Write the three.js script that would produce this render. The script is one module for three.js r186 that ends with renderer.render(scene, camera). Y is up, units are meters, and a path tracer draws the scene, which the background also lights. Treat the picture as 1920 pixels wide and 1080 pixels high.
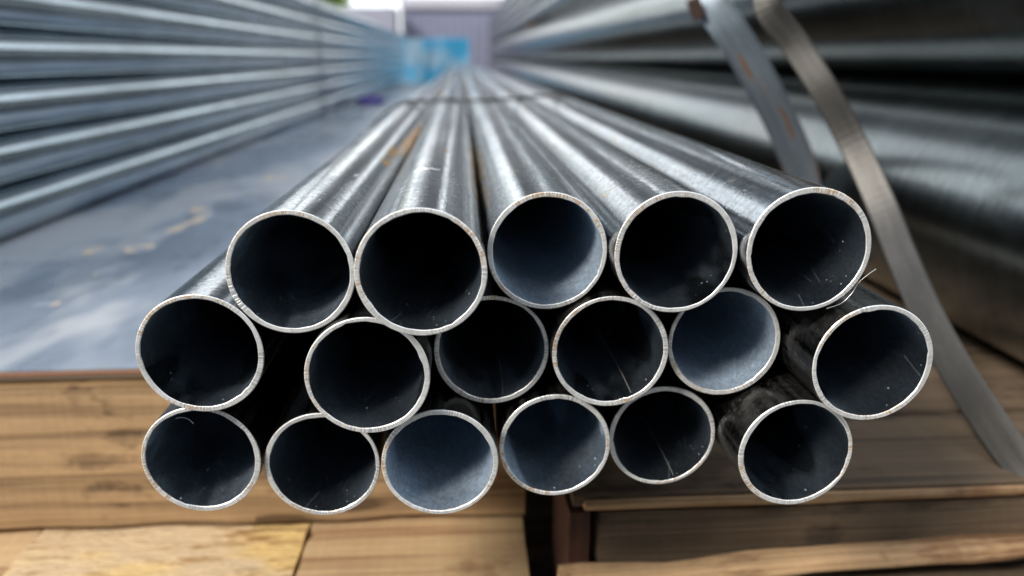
import * as THREE from 'three';
import { RoundedBoxGeometry } from 'three/addons/geometries/RoundedBoxGeometry.js';
import { mergeGeometries, mergeVertices } from 'three/addons/utils/BufferGeometryUtils.js';
import { ImprovedNoise } from 'three/addons/math/ImprovedNoise.js';

// ---------------------------------------------------------------- camera, sky, sun, exposure
const H = 1.0;                                    // height of the lens above the yard
const scene = new THREE.Scene();
const camera = new THREE.PerspectiveCamera(40.85, 1024 / 576, 0.02, 400);
camera.position.set(0, H, 0);
camera.rotation.order = 'YXZ';
camera.rotation.set(THREE.MathUtils.degToRad(-16.59), THREE.MathUtils.degToRad(-3.593), 0);
camera.focus = 0.377;
camera.userData.fStop = 4.5;
camera.updateMatrixWorld(true);

const renderer = new THREE.WebGLRenderer({ antialias: true });
renderer.toneMapping = THREE.LinearToneMapping;
renderer.toneMappingExposure = 1.08;
renderer.shadowMap.enabled = true;

function makeSky() {                              // thin bright overcast, whiter towards the horizon
  const w = 256, h = 128, d = new Float32Array(w * h * 4), n = new ImprovedNoise();
  for (let y = 0; y < h; y++) for (let x = 0; x < w; x++) {
    const el = ((y + 0.5) / h - 0.5) * Math.PI, az = (x + 0.5) / w * 2 * Math.PI;
    const dx = Math.cos(el) * Math.cos(az), dy = Math.sin(el), dz = Math.cos(el) * Math.sin(az);
    let c = 1;
    for (let o = 0, f = 1.6, a = 0.16; o < 4; o++, f *= 2, a *= 0.55) c += a * n.noise(dx * f + 3.1, dy * f * 1.6 + 7.7, dz * f + 1.3);
    const t = Math.max(0, dy), i = (y * w + x) * 4;
    const k = Math.pow(t, 0.75);
    const r = (1.86 - 1.04 * k) * c, g = (1.95 - 1.04 * k) * c, b = (1.97 - 0.92 * k) * c;
    const q = dy < 0 ? 0.35 : 1;
    d[i] = r * q; d[i + 1] = g * q; d[i + 2] = b * q; d[i + 3] = 1;
  }
  const t = new THREE.DataTexture(d, w, h, THREE.RGBAFormat, THREE.FloatType);
  t.mapping = THREE.EquirectangularReflectionMapping;
  t.magFilter = THREE.LinearFilter; t.minFilter = THREE.LinearFilter; t.needsUpdate = true;
  return t;
}
scene.background = makeSky();
scene.environment = scene.background;
scene.backgroundIntensity = 1.0;
scene.environmentIntensity = 1.0;

const sun = new THREE.DirectionalLight(new THREE.Color(1.0, 0.94, 0.85), 3.6);
sun.name = 'sun';
sun.position.set(-5.2, H + 4.7, 3.0);
sun.target.position.set(0, H - 0.3, -1);
sun.castShadow = true;
sun.shadow.radius = 28;
sun.shadow.mapSize.set(2048, 2048);
Object.assign(sun.shadow.camera, { left: -9, right: 9, top: 9, bottom: -9, near: 0.5, far: 30 });
scene.add(sun, sun.target);

// ---------------------------------------------------------------- helpers
function rng(seed) { let s = seed >>> 0; return () => { s = (s + 0x6d2b79f5) >>> 0; let t = Math.imul(s ^ (s >>> 15), 1 | s); t = (t + Math.imul(t ^ (t >>> 7), 61 | t)) ^ t; return ((t ^ (t >>> 14)) >>> 0) / 4294967296; }; }
const V = (x, y, z) => new THREE.Vector3(x, y, z);
const clamp = (x, a = 0, b = 1) => Math.min(b, Math.max(a, x));
const mix = (a, b, t) => a + (b - a) * t;
const sstep = (a, b, x) => { const t = clamp((x - a) / (b - a)); return t * t * (3 - 2 * t); };

const used = {};
function numbered(n) { const k = used[n] = (used[n] ?? -1) + 1; return k ? `${n}_${String(k).padStart(3, '0')}` : n; }
function tag(o, label, category, group, kind) { o.userData.label = label; if (category) o.userData.category = category; if (group) o.userData.group = group; if (kind) o.userData.kind = kind; return o; }
function mesh(name, geo, mat, parent) { const m = new THREE.Mesh(geo, mat); m.name = parent ? name : numbered(name); m.castShadow = m.receiveShadow = true; (parent ?? scene).add(m); return m; }
function thing(name, label, category, pos, group) { const g = new THREE.Group(); g.name = numbered(name); g.position.copy(pos); scene.add(g); return tag(g, label, category, group); }
function setting(name, geo, mat) { const m = mesh(name, geo, mat); m.userData.kind = 'structure'; return m; }

// periodic value noise as a w x h field in 0..1
function field(w, h, nx, ny, seed) {
  const r = rng(seed), g = new Float32Array(nx * ny); for (let i = 0; i < g.length; i++) g[i] = r();
  const out = new Float32Array(w * h), xi = new Int32Array(w), xf = new Float32Array(w);
  for (let x = 0; x < w; x++) { const u = x / w * nx; xi[x] = Math.floor(u); const f = u - xi[x]; xf[x] = f * f * (3 - 2 * f); }
  for (let y = 0; y < h; y++) {
    const v = y / h * ny, y0 = Math.floor(v), fy = v - y0, t = fy * fy * (3 - 2 * fy), a = (y0 % ny) * nx, b = ((y0 + 1) % ny) * nx;
    for (let x = 0; x < w; x++) {
      const x0 = xi[x] % nx, x1 = (xi[x] + 1) % nx, f = xf[x];
      const p = g[a + x0] + (g[a + x1] - g[a + x0]) * f, q = g[b + x0] + (g[b + x1] - g[b + x0]) * f;
      out[y * w + x] = p + (q - p) * t;
    }
  }
  return out;
}
function fbm(w, h, nx, ny, oct, seed, gain = 0.5) {
  const out = new Float32Array(w * h); let a = 1, sum = 0;
  for (let o = 0; o < oct; o++) { const f = field(w, h, nx << o, ny << o, seed + o * 17); for (let i = 0; i < f.length; i++) out[i] += f[i] * a; sum += a; a *= gain; }
  for (let i = 0; i < out.length; i++) out[i] /= sum;
  return out;
}
const SR = new Uint8Array(4096); for (let i = 0; i < 4096; i++) { const c = i / 4095; SR[i] = Math.round(255 * (c <= 0.0031308 ? c * 12.92 : 1.055 * Math.pow(c, 1 / 2.4) - 0.055)); }
function texture(w, h, fn, srgb) {
  const d = new Uint8Array(w * h * 4), o = [0, 0, 0];
  for (let i = 0; i < w * h; i++) {
    fn(i, i % w, (i / w) | 0, o);
    for (let c = 0; c < 3; c++) d[i * 4 + c] = srgb ? SR[(clamp(o[c]) * 4095) | 0] : clamp(o[c]) * 255;
    d[i * 4 + 3] = 255;
  }
  const t = new THREE.DataTexture(d, w, h, THREE.RGBAFormat);
  if (srgb) t.colorSpace = THREE.SRGBColorSpace;
  t.wrapS = t.wrapT = THREE.RepeatWrapping; t.magFilter = THREE.LinearFilter; t.minFilter = THREE.LinearMipmapLinearFilter; t.generateMipmaps = true; t.anisotropy = 8; t.needsUpdate = true;
  return t;
}
const grey = (f) => (i, x, y, o) => { o[0] = o[1] = o[2] = f[i]; };
// scratches and specks drawn into a field (wrapping)
function strokes(f, w, h, n, seed, len, dir, spread, val, width = 1) {
  const r = rng(seed);
  for (let k = 0; k < n; k++) {
    let x = r() * w, y = r() * h; const a = dir + (r() - 0.5) * spread, l = len * (0.3 + r()), v = val * (0.4 + 0.6 * r()), c = Math.cos(a), s = Math.sin(a), bend = (r() - 0.5) * 0.02;
    for (let t = 0; t < l; t++) { x += c; y += s + bend * t * 0.1; for (let q = 0; q < width; q++) { const X = ((Math.floor(x) + q) % w + w) % w, Y = ((Math.floor(y)) % h + h) % h; f[Y * w + X] += v; } }
  }
}
function specks(f, w, h, n, seed, rad, val) {
  const r = rng(seed);
  for (let k = 0; k < n; k++) {
    const cx = r() * w, cy = r() * h, R = rad * (0.35 + r() * r()), v = val * (0.4 + 0.6 * r());
    for (let y = Math.floor(cy - R); y <= cy + R; y++) for (let x = Math.floor(cx - R); x <= cx + R; x++) {
      const q = Math.hypot(x - cx, y - cy) / R; if (q > 1) continue;
      f[((y % h + h) % h) * w + ((x % w + w) % w)] += v * (1 - q * q);
    }
  }
}

// ---------------------------------------------------------------- steel of the pipes
// outer skin: u once round the pipe, v = 1.2 m along it
const SW = 512, SH = 2048;
const skinRings = (() => { const f = field(SW, SH, 5, 900, 11), g = field(SW, SH, 9, 380, 12); for (let i = 0; i < f.length; i++) f[i] = f[i] * 0.6 + g[i] * 0.4; return f; })();
const skinPits = (() => { const f = new Float32Array(SW * SH); specks(f, SW, SH, 3600, 21, 3.0, -1); specks(f, SW, SH, 900, 22, 2.8, 0.9); return f; })();
const skinScratch = (() => { const f = new Float32Array(SW * SH); strokes(f, SW, SH, 520, 31, 30, 0, 0.5, 0.8); strokes(f, SW, SH, 90, 32, 120, Math.PI / 2, 0.12, 0.6); strokes(f, SW, SH, 60, 33, 40, 0.8, 1.2, 0.6); return f; })();
const skinCloud = fbm(SW, SH, 5, 18, 6, 41, 0.6), skinFine = fbm(SW, SH, 128, 512, 2, 42), skinLong = field(SW, SH, 70, 3, 43);
const skinBump = texture(SW, SH, grey(skinRings.map((r, i) => 0.5 + 0.10 * (r - 0.5) + 0.30 * clamp(skinPits[i], -1, 0.5) - 0.12 * clamp(skinScratch[i]) + 0.16 * (skinFine[i] - 0.5) + 0.3 * (skinCloud[i] - 0.5))));
const skinRough = texture(SW, SH, (i, x, y, o) => { const v = 0.19 + 0.20 * (skinCloud[i] - 0.5) + 0.10 * (skinFine[i] - 0.5) + 0.08 * (skinRings[i] - 0.5) + 0.14 * (skinLong[i] - 0.5) - 0.10 * clamp(skinScratch[i]) + 0.12 * clamp(-skinPits[i]); o[0] = 1; o[1] = v; o[2] = 1; });
function skin(seed, base, tint, rustAmount, marks) {
  const cloud = fbm(SW, SH, 4, 14, 6, seed, 0.58), big = fbm(SW, SH, 2, 5, 3, seed + 3), rust = fbm(SW, SH, 10, 40, 5, seed + 5, 0.6);
  const off = Math.floor(rng(seed)() * SW * SH / 2), N = SW * SH, ruste = new Float32Array(N);
  const paint = new Float32Array(N), rustMask = new Float32Array(N), dark = new Float32Array(N);
  marks?.(paint, rustMask, dark);
  const map = texture(SW, SH, (i, x, y, o) => {
    const j = (i + off) % N;
    let t = base * (1 + 0.75 * (cloud[i] - 0.5) + 0.45 * (big[i] - 0.5) + 0.34 * (skinRings[j] - 0.5) + 0.5 * (skinFine[j] - 0.5) + 0.40 * (skinLong[j] - 0.5));
    t += 0.8 * clamp(skinScratch[j]) * base; t *= 1 - 0.75 * clamp(-skinPits[j]); t += 0.25 * clamp(skinPits[j]);
    t *= 1 - 0.8 * dark[i] * (0.5 + skinFine[j]);
    const warm = (cloud[j] - 0.5) * 0.10;
    o[0] = t * (tint[0] + warm); o[1] = t * tint[1]; o[2] = t * (tint[2] - warm);
    const q = ruste[i] = clamp(sstep(0.70 - rustAmount, 0.80 - rustAmount, rust[i]) * 0.55 + rustMask[i] * sstep(0.35, 0.55, rust[i]));
    o[0] = mix(o[0], 0.42 + 0.2 * skinFine[j], q); o[1] = mix(o[1], 0.20 + 0.14 * skinFine[j], q); o[2] = mix(o[2], 0.05, q);
    const p = clamp(paint[i]); for (let c = 0; c < 3; c++) o[c] = mix(o[c], 0.86, p);
  }, true);
  const metal = marks && texture(SW, SH, (i, x, y, o) => { o[0] = o[1] = 1; o[2] = 1 - 0.95 * clamp(paint[i]) - 0.75 * ruste[i]; });
  return new THREE.MeshStandardMaterial({ name: 'steel_skin', map, metalnessMap: metal || null, roughness: 1.0, roughnessMap: skinRough, metalness: 1.0, bumpMap: skinBump, bumpScale: 0.00025 });
}
const px = (deg) => ((deg / 360) % 1 + 1) % 1 * SW, py = (m) => m / 1.2 * SH;
function blob(f, deg, m, ru, rv, val = 1) { const cx = px(deg), cy = py(m), a = ru / 360 * SW, b = rv / 1.2 * SH; for (let y = Math.floor(cy - b); y <= cy + b; y++) for (let x = Math.floor(cx - a); x <= cx + a; x++) { const q = ((x - cx) / a) ** 2 + ((y - cy) / b) ** 2; if (q < 1) { const i = ((y + SH) % SH) * SW + ((x + SW) % SW); f[i] = Math.max(f[i], val * Math.min(1, 2.5 * (1 - q))); } } }
function pen(f, pts, val = 1) { for (let k = 1; k < pts.length; k++) { const [a, b] = pts[k - 1], [c, d] = pts[k]; for (let t = 0; t <= 1; t += 0.01) { const X = Math.round(px(mix(a, c, t))), Y = Math.round(py(mix(b, d, t))); for (const [p, q] of [[0, 0], [1, 0], [0, 1], [0, 2], [0, 3], [0, 4], [1, 2], [1, 3]]) f[((Y + q) % SH) * SW + ((X + p) % SW)] = val; } } }
const rustEdge = (r) => { for (const [d, m] of [[43, 0.31], [38, 0.35], [33, 0.42], [28, 0.47], [25, 0.54], [24, 0.61], [23, 0.66], [42, 0.26], [30, 0.38]]) blob(r, d, m, 10, 0.035); };
const skins = {
  T1: skin(101, 0.41, [0.96, 1.0, 1.03], -0.06, (p, r) => { rustEdge(r); pen(p, [[62, 0.13], [58, 0.14]]); }),
  T2: skin(202, 0.36, [0.95, 1, 1.04], -0.06, (p, r, d) => {
    blob(r, 158, 0.5, 22, 0.13); blob(r, 150, 0.62, 14, 0.06); blob(r, 75, 0.23, 4, 0.012, 0.8); blob(r, 20, 0.3, 14, 0.2, 0.8);
    pen(p, [[108, 0.122], [106, 0.128], [104, 0.121], [103, 0.134], [101, 0.125], [99, 0.136], [96, 0.126], [95, 0.13], [92, 0.124], [88, 0.128], [84, 0.123], [79, 0.124]]);
    pen(p, [[106, 0.122], [98, 0.124], [94, 0.1235]]);
  }),
  T3: skin(303, 0.42, [0.94, 1, 1.05], -0.06, (p, r, d) => { blob(d, 70, 0.05, 6, 0.06, 0.5); blob(d, 62, 0.14, 8, 0.09, 0.5); blob(r, 50, 0.42, 6, 0.08, 0.7); }),
  T4: skin(404, 0.42, [0.96, 1, 1.03], -0.06, (p, r, d) => { for (let k = 0; k < 9; k++) blob(d, 74 + (k % 3) * 4, 0.04 + k * 0.012, 6, 0.012, 0.75); pen(p, [[72, 0.2], [68, 0.22]], 0.8); blob(r, 66, 0.10, 5, 0.02, 0.6); }),
  T5: skin(505, 0.40, [0.95, 1, 1.05], -0.06, (p, r, d) => { blob(d, 85, 0.10, 14, 0.14, 0.45); blob(d, 70, 0.3, 10, 0.2, 0.4); blob(r, 120, 0.75, 10, 0.06, 0.8); blob(r, 60, 0.02, 10, 0.015, 0.6); }),
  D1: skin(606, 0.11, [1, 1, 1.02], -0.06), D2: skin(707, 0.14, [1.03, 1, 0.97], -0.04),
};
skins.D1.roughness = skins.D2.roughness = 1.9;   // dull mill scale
// cut ring: u round the ring, v across it
const rimTex = [1, 2, 3].map((s) => {
  const w = 2048, h = 32, str = field(w, h, 420, 1, 900 + s), str2 = field(w, h, 170, 2, 910 + s), zone = field(w, h, 9, 1, 920 + s), cl = fbm(w, h, 60, 3, 3, 930 + s), rz = field(w, h, 7, 2, 940 + s);
  const cut = new Float32Array(w * h); strokes(cut, w, h, 90, 950 + s, 16, Math.PI / 2, 0.6, 0.8); specks(cut, w, h, 120, 960 + s, 3, 0.6);
  const f = new Float32Array(w * h); for (let i = 0; i < f.length; i++) f[i] = clamp(0.5 + (str[i] - 0.5) * 2.6 * sstep(0.5, 0.8, zone[i]) + (str2[i] - 0.5) * 0.35 - cut[i] * 0.5);
  return {
    map: texture(w, h, (i, x, y, o) => {
      const t = 0.90 + 0.30 * (rz[i] - 0.5) + 0.42 * Math.min(0.12, f[i] - 0.5) + 0.12 * (cl[i] - 0.5) - 0.22 * clamp(cut[i]);
      o[0] = t; o[1] = t; o[2] = t * 0.99;
      const q = clamp(sstep(0.55, 0.68, rz[i]) * sstep(0.45, 0.62, cl[i] * 0.6 + str[i] * 0.4)) * 0.7;
      o[0] = mix(o[0], 0.56, q); o[1] = mix(o[1], 0.33, q); o[2] = mix(o[2], 0.12, q);
    }, true),
    rough: texture(w, h, (i, x, y, o) => { o[0] = 1; o[1] = 0.44 + 0.3 * (cl[i] - 0.5); o[2] = 1; }),
    bump: texture(w, h, grey(f)),
  };
});
const rimMats = rimTex.map((t) => new THREE.MeshStandardMaterial({ name: 'cut_steel', map: t.map, roughness: 1, roughnessMap: t.rough, metalness: 0.5, bumpMap: t.bump, bumpScale: 0.00012 }));

// bore: u round, v = 0.3 m along; the same bluish steel in every pipe, roughness set per pipe, smooth bores come out darker and rough ones paler
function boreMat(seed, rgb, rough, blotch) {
  const w = 512, h = 512, cl = fbm(w, h, 6, 6, 5, seed), fine = fbm(w, h, 140, 140, 2, seed + 1), sp = new Float32Array(w * h), smoothMask = fbm(w, h, 5, 3, 4, seed + 2, 0.6);
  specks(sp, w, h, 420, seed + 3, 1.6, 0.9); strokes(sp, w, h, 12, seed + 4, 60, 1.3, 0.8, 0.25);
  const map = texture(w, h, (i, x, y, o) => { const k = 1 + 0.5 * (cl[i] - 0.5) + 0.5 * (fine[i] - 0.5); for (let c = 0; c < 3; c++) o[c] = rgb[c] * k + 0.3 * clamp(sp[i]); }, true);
  const rm = texture(w, h, (i, x, y, o) => { o[0] = 1; o[1] = rough * (1 + 0.35 * (cl[i] - 0.5)) * (1 - blotch * sstep(0.5, 0.62, smoothMask[i])) + 0.4 * clamp(sp[i]); o[2] = 1 - 0.6 * clamp(sp[i]); });
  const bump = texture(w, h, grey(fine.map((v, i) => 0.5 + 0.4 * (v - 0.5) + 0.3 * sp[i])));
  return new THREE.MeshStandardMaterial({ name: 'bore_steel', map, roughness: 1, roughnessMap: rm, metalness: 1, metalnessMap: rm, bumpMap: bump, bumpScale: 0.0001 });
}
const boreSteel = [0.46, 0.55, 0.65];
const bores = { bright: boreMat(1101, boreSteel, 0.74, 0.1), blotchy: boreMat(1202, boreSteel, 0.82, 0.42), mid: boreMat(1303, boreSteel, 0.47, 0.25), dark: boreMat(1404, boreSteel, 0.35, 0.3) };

// rings of a tube: list of [radius, z], smooth round the axis, one normal per step along the profile
function sweep(profile, seg, wob, vAlong) {
  const P = [], N = [], U = [], I = [];
  for (let k = 0; k + 1 < profile.length; k++) {
    const [r0, z0] = profile[k], [r1, z1] = profile[k + 1]; let nr = z0 - z1, nz = r1 - r0; const l = Math.hypot(nr, nz) || 1; nr /= l; nz /= l;
    const b = P.length / 3;
    for (let e = 0; e < 2; e++) for (let s = 0; s <= seg; s++) {
      const a = s / seg * Math.PI * 2, w = wob ? wob(a, k + e) : [0, 0], r = (e ? r1 : r0) + w[0], z = (e ? z1 : z0) + w[1];
      P.push(r * Math.cos(a), r * Math.sin(a), z); N.push(nr * Math.cos(a), nr * Math.sin(a), nz);
      U.push(s / seg, vAlong ? -z / vAlong : (k + e) / (profile.length - 1));
    }
    for (let s = 0; s < seg; s++) { const p = b + s, q = b + seg + 1 + s; I.push(p, q, p + 1, p + 1, q, q + 1); }
  }
  const g = new THREE.BufferGeometry();
  g.setAttribute('position', new THREE.Float32BufferAttribute(P, 3)); g.setAttribute('normal', new THREE.Float32BufferAttribute(N, 3)); g.setAttribute('uv', new THREE.Float32BufferAttribute(U, 2)); g.setIndex(I);
  return g;
}
function flip(g) { const i = g.index.array; for (let k = 0; k < i.length; k += 3) { const t = i[k]; i[k] = i[k + 1]; i[k + 1] = t; } return g; }
// a pipe from its open end at the origin back along -z: skin, cut rings at both ends, bore
function pipeParts(R, wall, L, seed, seg = 128) {
  const r = rng(seed), ph = [r() * 6.28, r() * 6.28, r() * 6.28, r() * 6.28], ri = R - wall, c = Math.min(0.0005, wall * 0.16);
  const zs = [c]; for (const m of [0.02, 0.1, 0.4, 1, 2, 4, 99]) if (m < L - 0.05) zs.push(m); zs.push(L - c);
  const ecc = 0.06 + 0.12 * r(), burr = (a, k) => { const dn = (c, w) => { const d = Math.atan2(Math.sin(a - c), Math.cos(a - c)); return Math.exp(-d * d / (w * w)); }, dr = wall * (0.12 * dn(ph[0] * 1.7, 0.05) - 0.14 * dn(ph[1] * 1.3, 0.10) + 0.10 * dn(ph[3] * 2.1, 0.03)) + wall * ecc * Math.sin(a + ph[2]) + wall * 0.05 * Math.sin(3 * a + ph[0]) + wall * 0.045 * Math.sin(7 * a + ph[1]) + wall * 0.02 * Math.sin(23 * a + ph[2]), dz = wall * 0.06 * Math.sin(2 * a + ph[3]) + wall * 0.02 * Math.sin(17 * a + ph[0]); return k >= 2 ? [dr, dz] : [0, k ? dz : 0]; };
  const outer = sweep([...zs.map((z) => [R, -z]), [R - c, -L], [ri + c, -L], [ri, -L + c]], seg, null, 1.2);
  const near = flip(sweep([[R, -c], [R - c, 0], [ri + c, 0], [ri, -c]], seg * 2, burr));
  const inner = sweep(zs.map((z) => [ri, -z]), seg, (a) => burr(a, 3).map((v, i) => i ? 0 : v), 0.3);
  return { outer: fixNormals(outer, 1), cut: fixNormals(near, 0), inner: fixNormals(inner, -1), burr };
}
// radial sign +1 outward, -1 inward, 0: by the middle of the wall
function fixNormals(g, sign) {
  const p = g.attributes.position.array, n = g.attributes.normal.array, idx = g.index.array;
  let zmid = 0, zc = 0; if (!sign) { for (let i = 2; i < p.length; i += 3) { zmid += p[i]; zc++; } zmid /= zc; }
  if (sign) for (let i = 0; i < n.length; i += 3) { const d = p[i] * n[i] + p[i + 1] * n[i + 1]; if (d * sign < 0) { n[i] *= -1; n[i + 1] *= -1; n[i + 2] *= -1; } }
  else { // cut ring: faces along +-z
    const out = zmid > -0.1 ? 1 : -1;
    for (let i = 0; i < n.length; i += 3) if (Math.abs(n[i + 2]) > 0.2 && n[i + 2] * out < 0) { n[i] *= -1; n[i + 1] *= -1; n[i + 2] *= -1; }
  }
  for (let k = 0; k < idx.length; k += 3) { // winding follows the normals
    const [a, b, c] = [idx[k] * 3, idx[k + 1] * 3, idx[k + 2] * 3];
    const ux = p[b] - p[a], uy = p[b + 1] - p[a + 1], uz = p[b + 2] - p[a + 2], vx = p[c] - p[a], vy = p[c + 1] - p[a + 1], vz = p[c + 2] - p[a + 2];
    if ((uy * vz - uz * vy) * n[a] + (uz * vx - ux * vz) * n[a + 1] + (ux * vy - uy * vx) * n[a + 2] < 0) { const t = idx[k + 1]; idx[k + 1] = idx[k + 2]; idx[k + 2] = t; }
  }
  return g;
}

// ---------------------------------------------------------------- wood
// u = 1 m along the grain, v = 0.25 m across
function woodMat(seed, light, darkc, o = {}) {
  const w = 1024, h = 512, ring = field(w, h, 3, 26, seed), ring2 = field(w, h, 5, 90, seed + 1), fib = field(w, h, 24, 256, seed + 2), cl = fbm(w, h, 6, 8, 5, seed + 3, 0.6), saw = field(w, h, 300, 6, seed + 4), grain = fbm(w, h, 200, 200, 2, seed + 5), stain = fbm(w, h, 16, 7, 5, seed + 9, 0.65);
  const lines = new Float32Array(w * h); strokes(lines, w, h, o.lines ?? 40, seed + 6, 260, 0, 0.02, 0.5, 1); specks(lines, w, h, 14, seed + 7, 7, 0.8);
  const knots = []; const r = rng(seed + 8); for (let k = 0; k < (o.knots ?? 3); k++) knots.push([r() * w, r() * h, 8 + r() * 10]);
  const t = new Float32Array(w * h);
  for (let i = 0; i < t.length; i++) {
    const x = i % w, y = (i / w) | 0; let k = 0.30 * sstep(0.45, 0.75, ring[i]) + 0.30 * sstep(0.5, 0.8, ring2[i]) + 0.25 * (fib[i] - 0.3) + 0.55 * (cl[i] - 0.4) + 0.10 * (saw[i] - 0.5) + 0.5 * sstep(0.56, 0.72, stain[i]) + 0.35 * clamp(lines[i]) + 0.2 * (grain[i] - 0.5);
    for (const [kx, ky, kr] of knots) { const d = Math.hypot((x - kx) * 0.5, (y - ky)) / kr; if (d < 1.6) k += (d < 1 ? 0.8 : 0.4 * (1.6 - d) / 0.6); }
    t[i] = clamp(k);
  }
  const map = texture(w, h, (i, x, y, q) => { for (let c = 0; c < 3; c++) q[c] = mix(light[c], darkc[c], t[i]) * (0.85 + 0.3 * grain[i]); }, true);
  const bump = texture(w, h, grey(t.map((v, i) => 0.7 - 0.5 * v + 0.3 * (fib[i] - 0.5))));
  return new THREE.MeshStandardMaterial({ name: 'sawn_wood', map, roughness: 0.82, bumpMap: bump, bumpScale: o.bump ?? 0.0012 });
}
const wood = {
  tan: woodMat(2101, [0.49, 0.325, 0.175], [0.12, 0.073, 0.038], { lines: 240, knots: 6 }),
  grey: woodMat(2202, [0.165, 0.113, 0.070], [0.042, 0.028, 0.018], { lines: 80, knots: 4 }),
  fresh: woodMat(2303, [0.56, 0.36, 0.19], [0.22, 0.11, 0.05], { lines: 90, knots: 3 }),
  red: woodMat(2404, [0.60, 0.42, 0.23], [0.24, 0.11, 0.05], { lines: 90, knots: 1 }),
  yellow: (() => {                                // rough chipped face of a soft board
    const w = 1024, h = 512, a = fbm(w, h, 22, 26, 4, 2501, 0.6), b = fbm(w, h, 60, 70, 3, 2502, 0.6), c = fbm(w, h, 7, 6, 3, 2503), f = fbm(w, h, 240, 240, 2, 2504);
    const map = texture(w, h, (i, x, y, o) => { const d = sstep(0.50, 0.72, a[i] * 0.55 + b[i] * 0.45), e = sstep(0.46, 0.60, c[i]), k = 0.8 + 0.4 * f[i]; o[0] = mix(mix(0.70, 0.62, e), 0.34, d) * k; o[1] = mix(mix(0.49, 0.46, e), 0.19, d) * k; o[2] = mix(mix(0.20, 0.28, e), 0.07, d) * k; }, true);
    const bump = texture(w, h, grey(a.map((v, i) => clamp(0.5 * v + 0.4 * b[i] + 0.2 * f[i]))));
    return new THREE.MeshStandardMaterial({ name: 'rough_wood', map, roughness: 0.85, bumpMap: bump, bumpScale: 0.003 });
  })(),
};
const noise = new ImprovedNoise(), woodDeepRed = woodMat(2605, [0.09, 0.035, 0.02], [0.03, 0.012, 0.008], { lines: 40 });
// a board lying along x with slightly uneven faces and worn edges; uv in grain metres
function board(lx, ly, lz, seed, bevel = 0.002, rough = 0.0008) {
  const r = rng(seed), g0 = new RoundedBoxGeometry(lx, ly, lz, 2, Math.min(bevel, ly * 0.4)), g = new THREE.BoxGeometry(lx, ly, lz, Math.ceil(lx / 0.02), Math.max(2, Math.ceil(ly / 0.02)), Math.max(2, Math.ceil(lz / 0.02)));
  g0.dispose();
  const p = g.attributes.position, n = g.attributes.normal, uv = g.attributes.uv, ou = r() * 5, ov = r() * 5, b = Math.min(bevel, ly * 0.35);
  for (let i = 0; i < p.count; i++) {
    let x = p.getX(i), y = p.getY(i), z = p.getZ(i);
    const ax = Math.abs(n.getX(i)), ay = Math.abs(n.getY(i));
    const U = ax > 0.5 ? z : x, W = ay > 0.5 ? z : y; uv.setXY(i, (ax > 0.5 ? U * 0.3 : U) + ou, W / 0.25 + ov);
    // ease the arrises
    const ey = Math.abs(y) > ly / 2 - 1e-6, ez = Math.abs(z) > lz / 2 - 1e-6, ex = Math.abs(x) > lx / 2 - 1e-6, chip = 1 + 1.1 * noise.noise(x * 14 + seed, y * 9, z * 14);
    if (ey && ez) { y -= Math.sign(y) * b * 0.5 * chip; z -= Math.sign(z) * b * 0.5 * chip; }
    if (ex && (ey || ez)) x -= Math.sign(x) * b * 0.5 * chip;
    const k = rough * (noise.noise(x * 9 + seed * 1.7, y * 40, z * 40) + 0.5 * noise.noise(x * 30, y * 90 + seed, z * 90));
    p.setXYZ(i, x, y + k, z + k);
  }
  const m = g.toNonIndexed(); m.deleteAttribute('normal'); const q = mergeVertices(m, 1e-5); q.computeVertexNormals();
  return q;
}
function plank(name, label, cat, x0, x1, top, h, zFront, depth, mat, seed, group, o = {}) {
  const m = mesh(name, board(x1 - x0, h, depth, seed, o.bevel ?? 0.003, o.rough ?? 0.0009), mat);
  m.position.set((x0 + x1) / 2, H + top - h / 2, -zFront - depth / 2); if (o.roll) m.rotation.z = o.roll; if (o.yaw) m.rotation.y = o.yaw;
  return tag(m, label, cat, group);
}

// ---------------------------------------------------------------- the yard floor
{
  const w = 1024, h = 1024, cl = fbm(w, h, 8, 8, 7, 3101, 0.6), f = fbm(w, h, 200, 200, 2, 3102);
  const map = texture(w, h, (i, x, y, o) => { const t = 0.17 + 0.16 * (cl[i] - 0.5) + 0.08 * (f[i] - 0.5); o[0] = t * 1.03; o[1] = t; o[2] = t * 0.93; }, true);
  const g = new THREE.PlaneGeometry(240, 240); g.rotateX(-Math.PI / 2); const uv = g.attributes.uv; for (let i = 0; i < uv.count; i++) uv.setXY(i, uv.getX(i) * 60, uv.getY(i) * 60);
  setting('ground', g, new THREE.MeshStandardMaterial({ name: 'yard_concrete', map, roughness: 0.9, bumpMap: map, bumpScale: 0.004 }));
}

// ---------------------------------------------------------------- timber under the steel
const PLATE = -0.237;                             // top of the steel sheet, below the lens
plank('timber_beam', 'thick tan timber beam with dark grain lines under the steel sheet edge', 'timber', -1.30, 0.049, -0.2462, 0.139, 0.592, 0.14, wood.tan, 11, null, { bevel: 0.004, rough: 0.0012 });
plank('rough_board', 'rough yellow board with chipped face, bottom left below the tan beam', 'board', -0.3655, -0.1385, -0.388, 0.044, 0.36, 0.38, wood.yellow, 12, null, { rough: 0.004, bevel: 0.002 });
plank('reddish_board', 'reddish brown streaked board beside the yellow board, left of the black gap', 'board', -0.138, 0.047, -0.390, 0.042, 0.40, 0.34, wood.red, 13, null, { rough: 0.004, bevel: 0.002 });
plank('brown_board', 'brown board at the far left bottom corner, left of the yellow board', 'board', -1.30, -0.366, -0.389, 0.044, 0.37, 0.37, wood.red, 14, null, { rough: 0.004, bevel: 0.002 });
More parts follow.
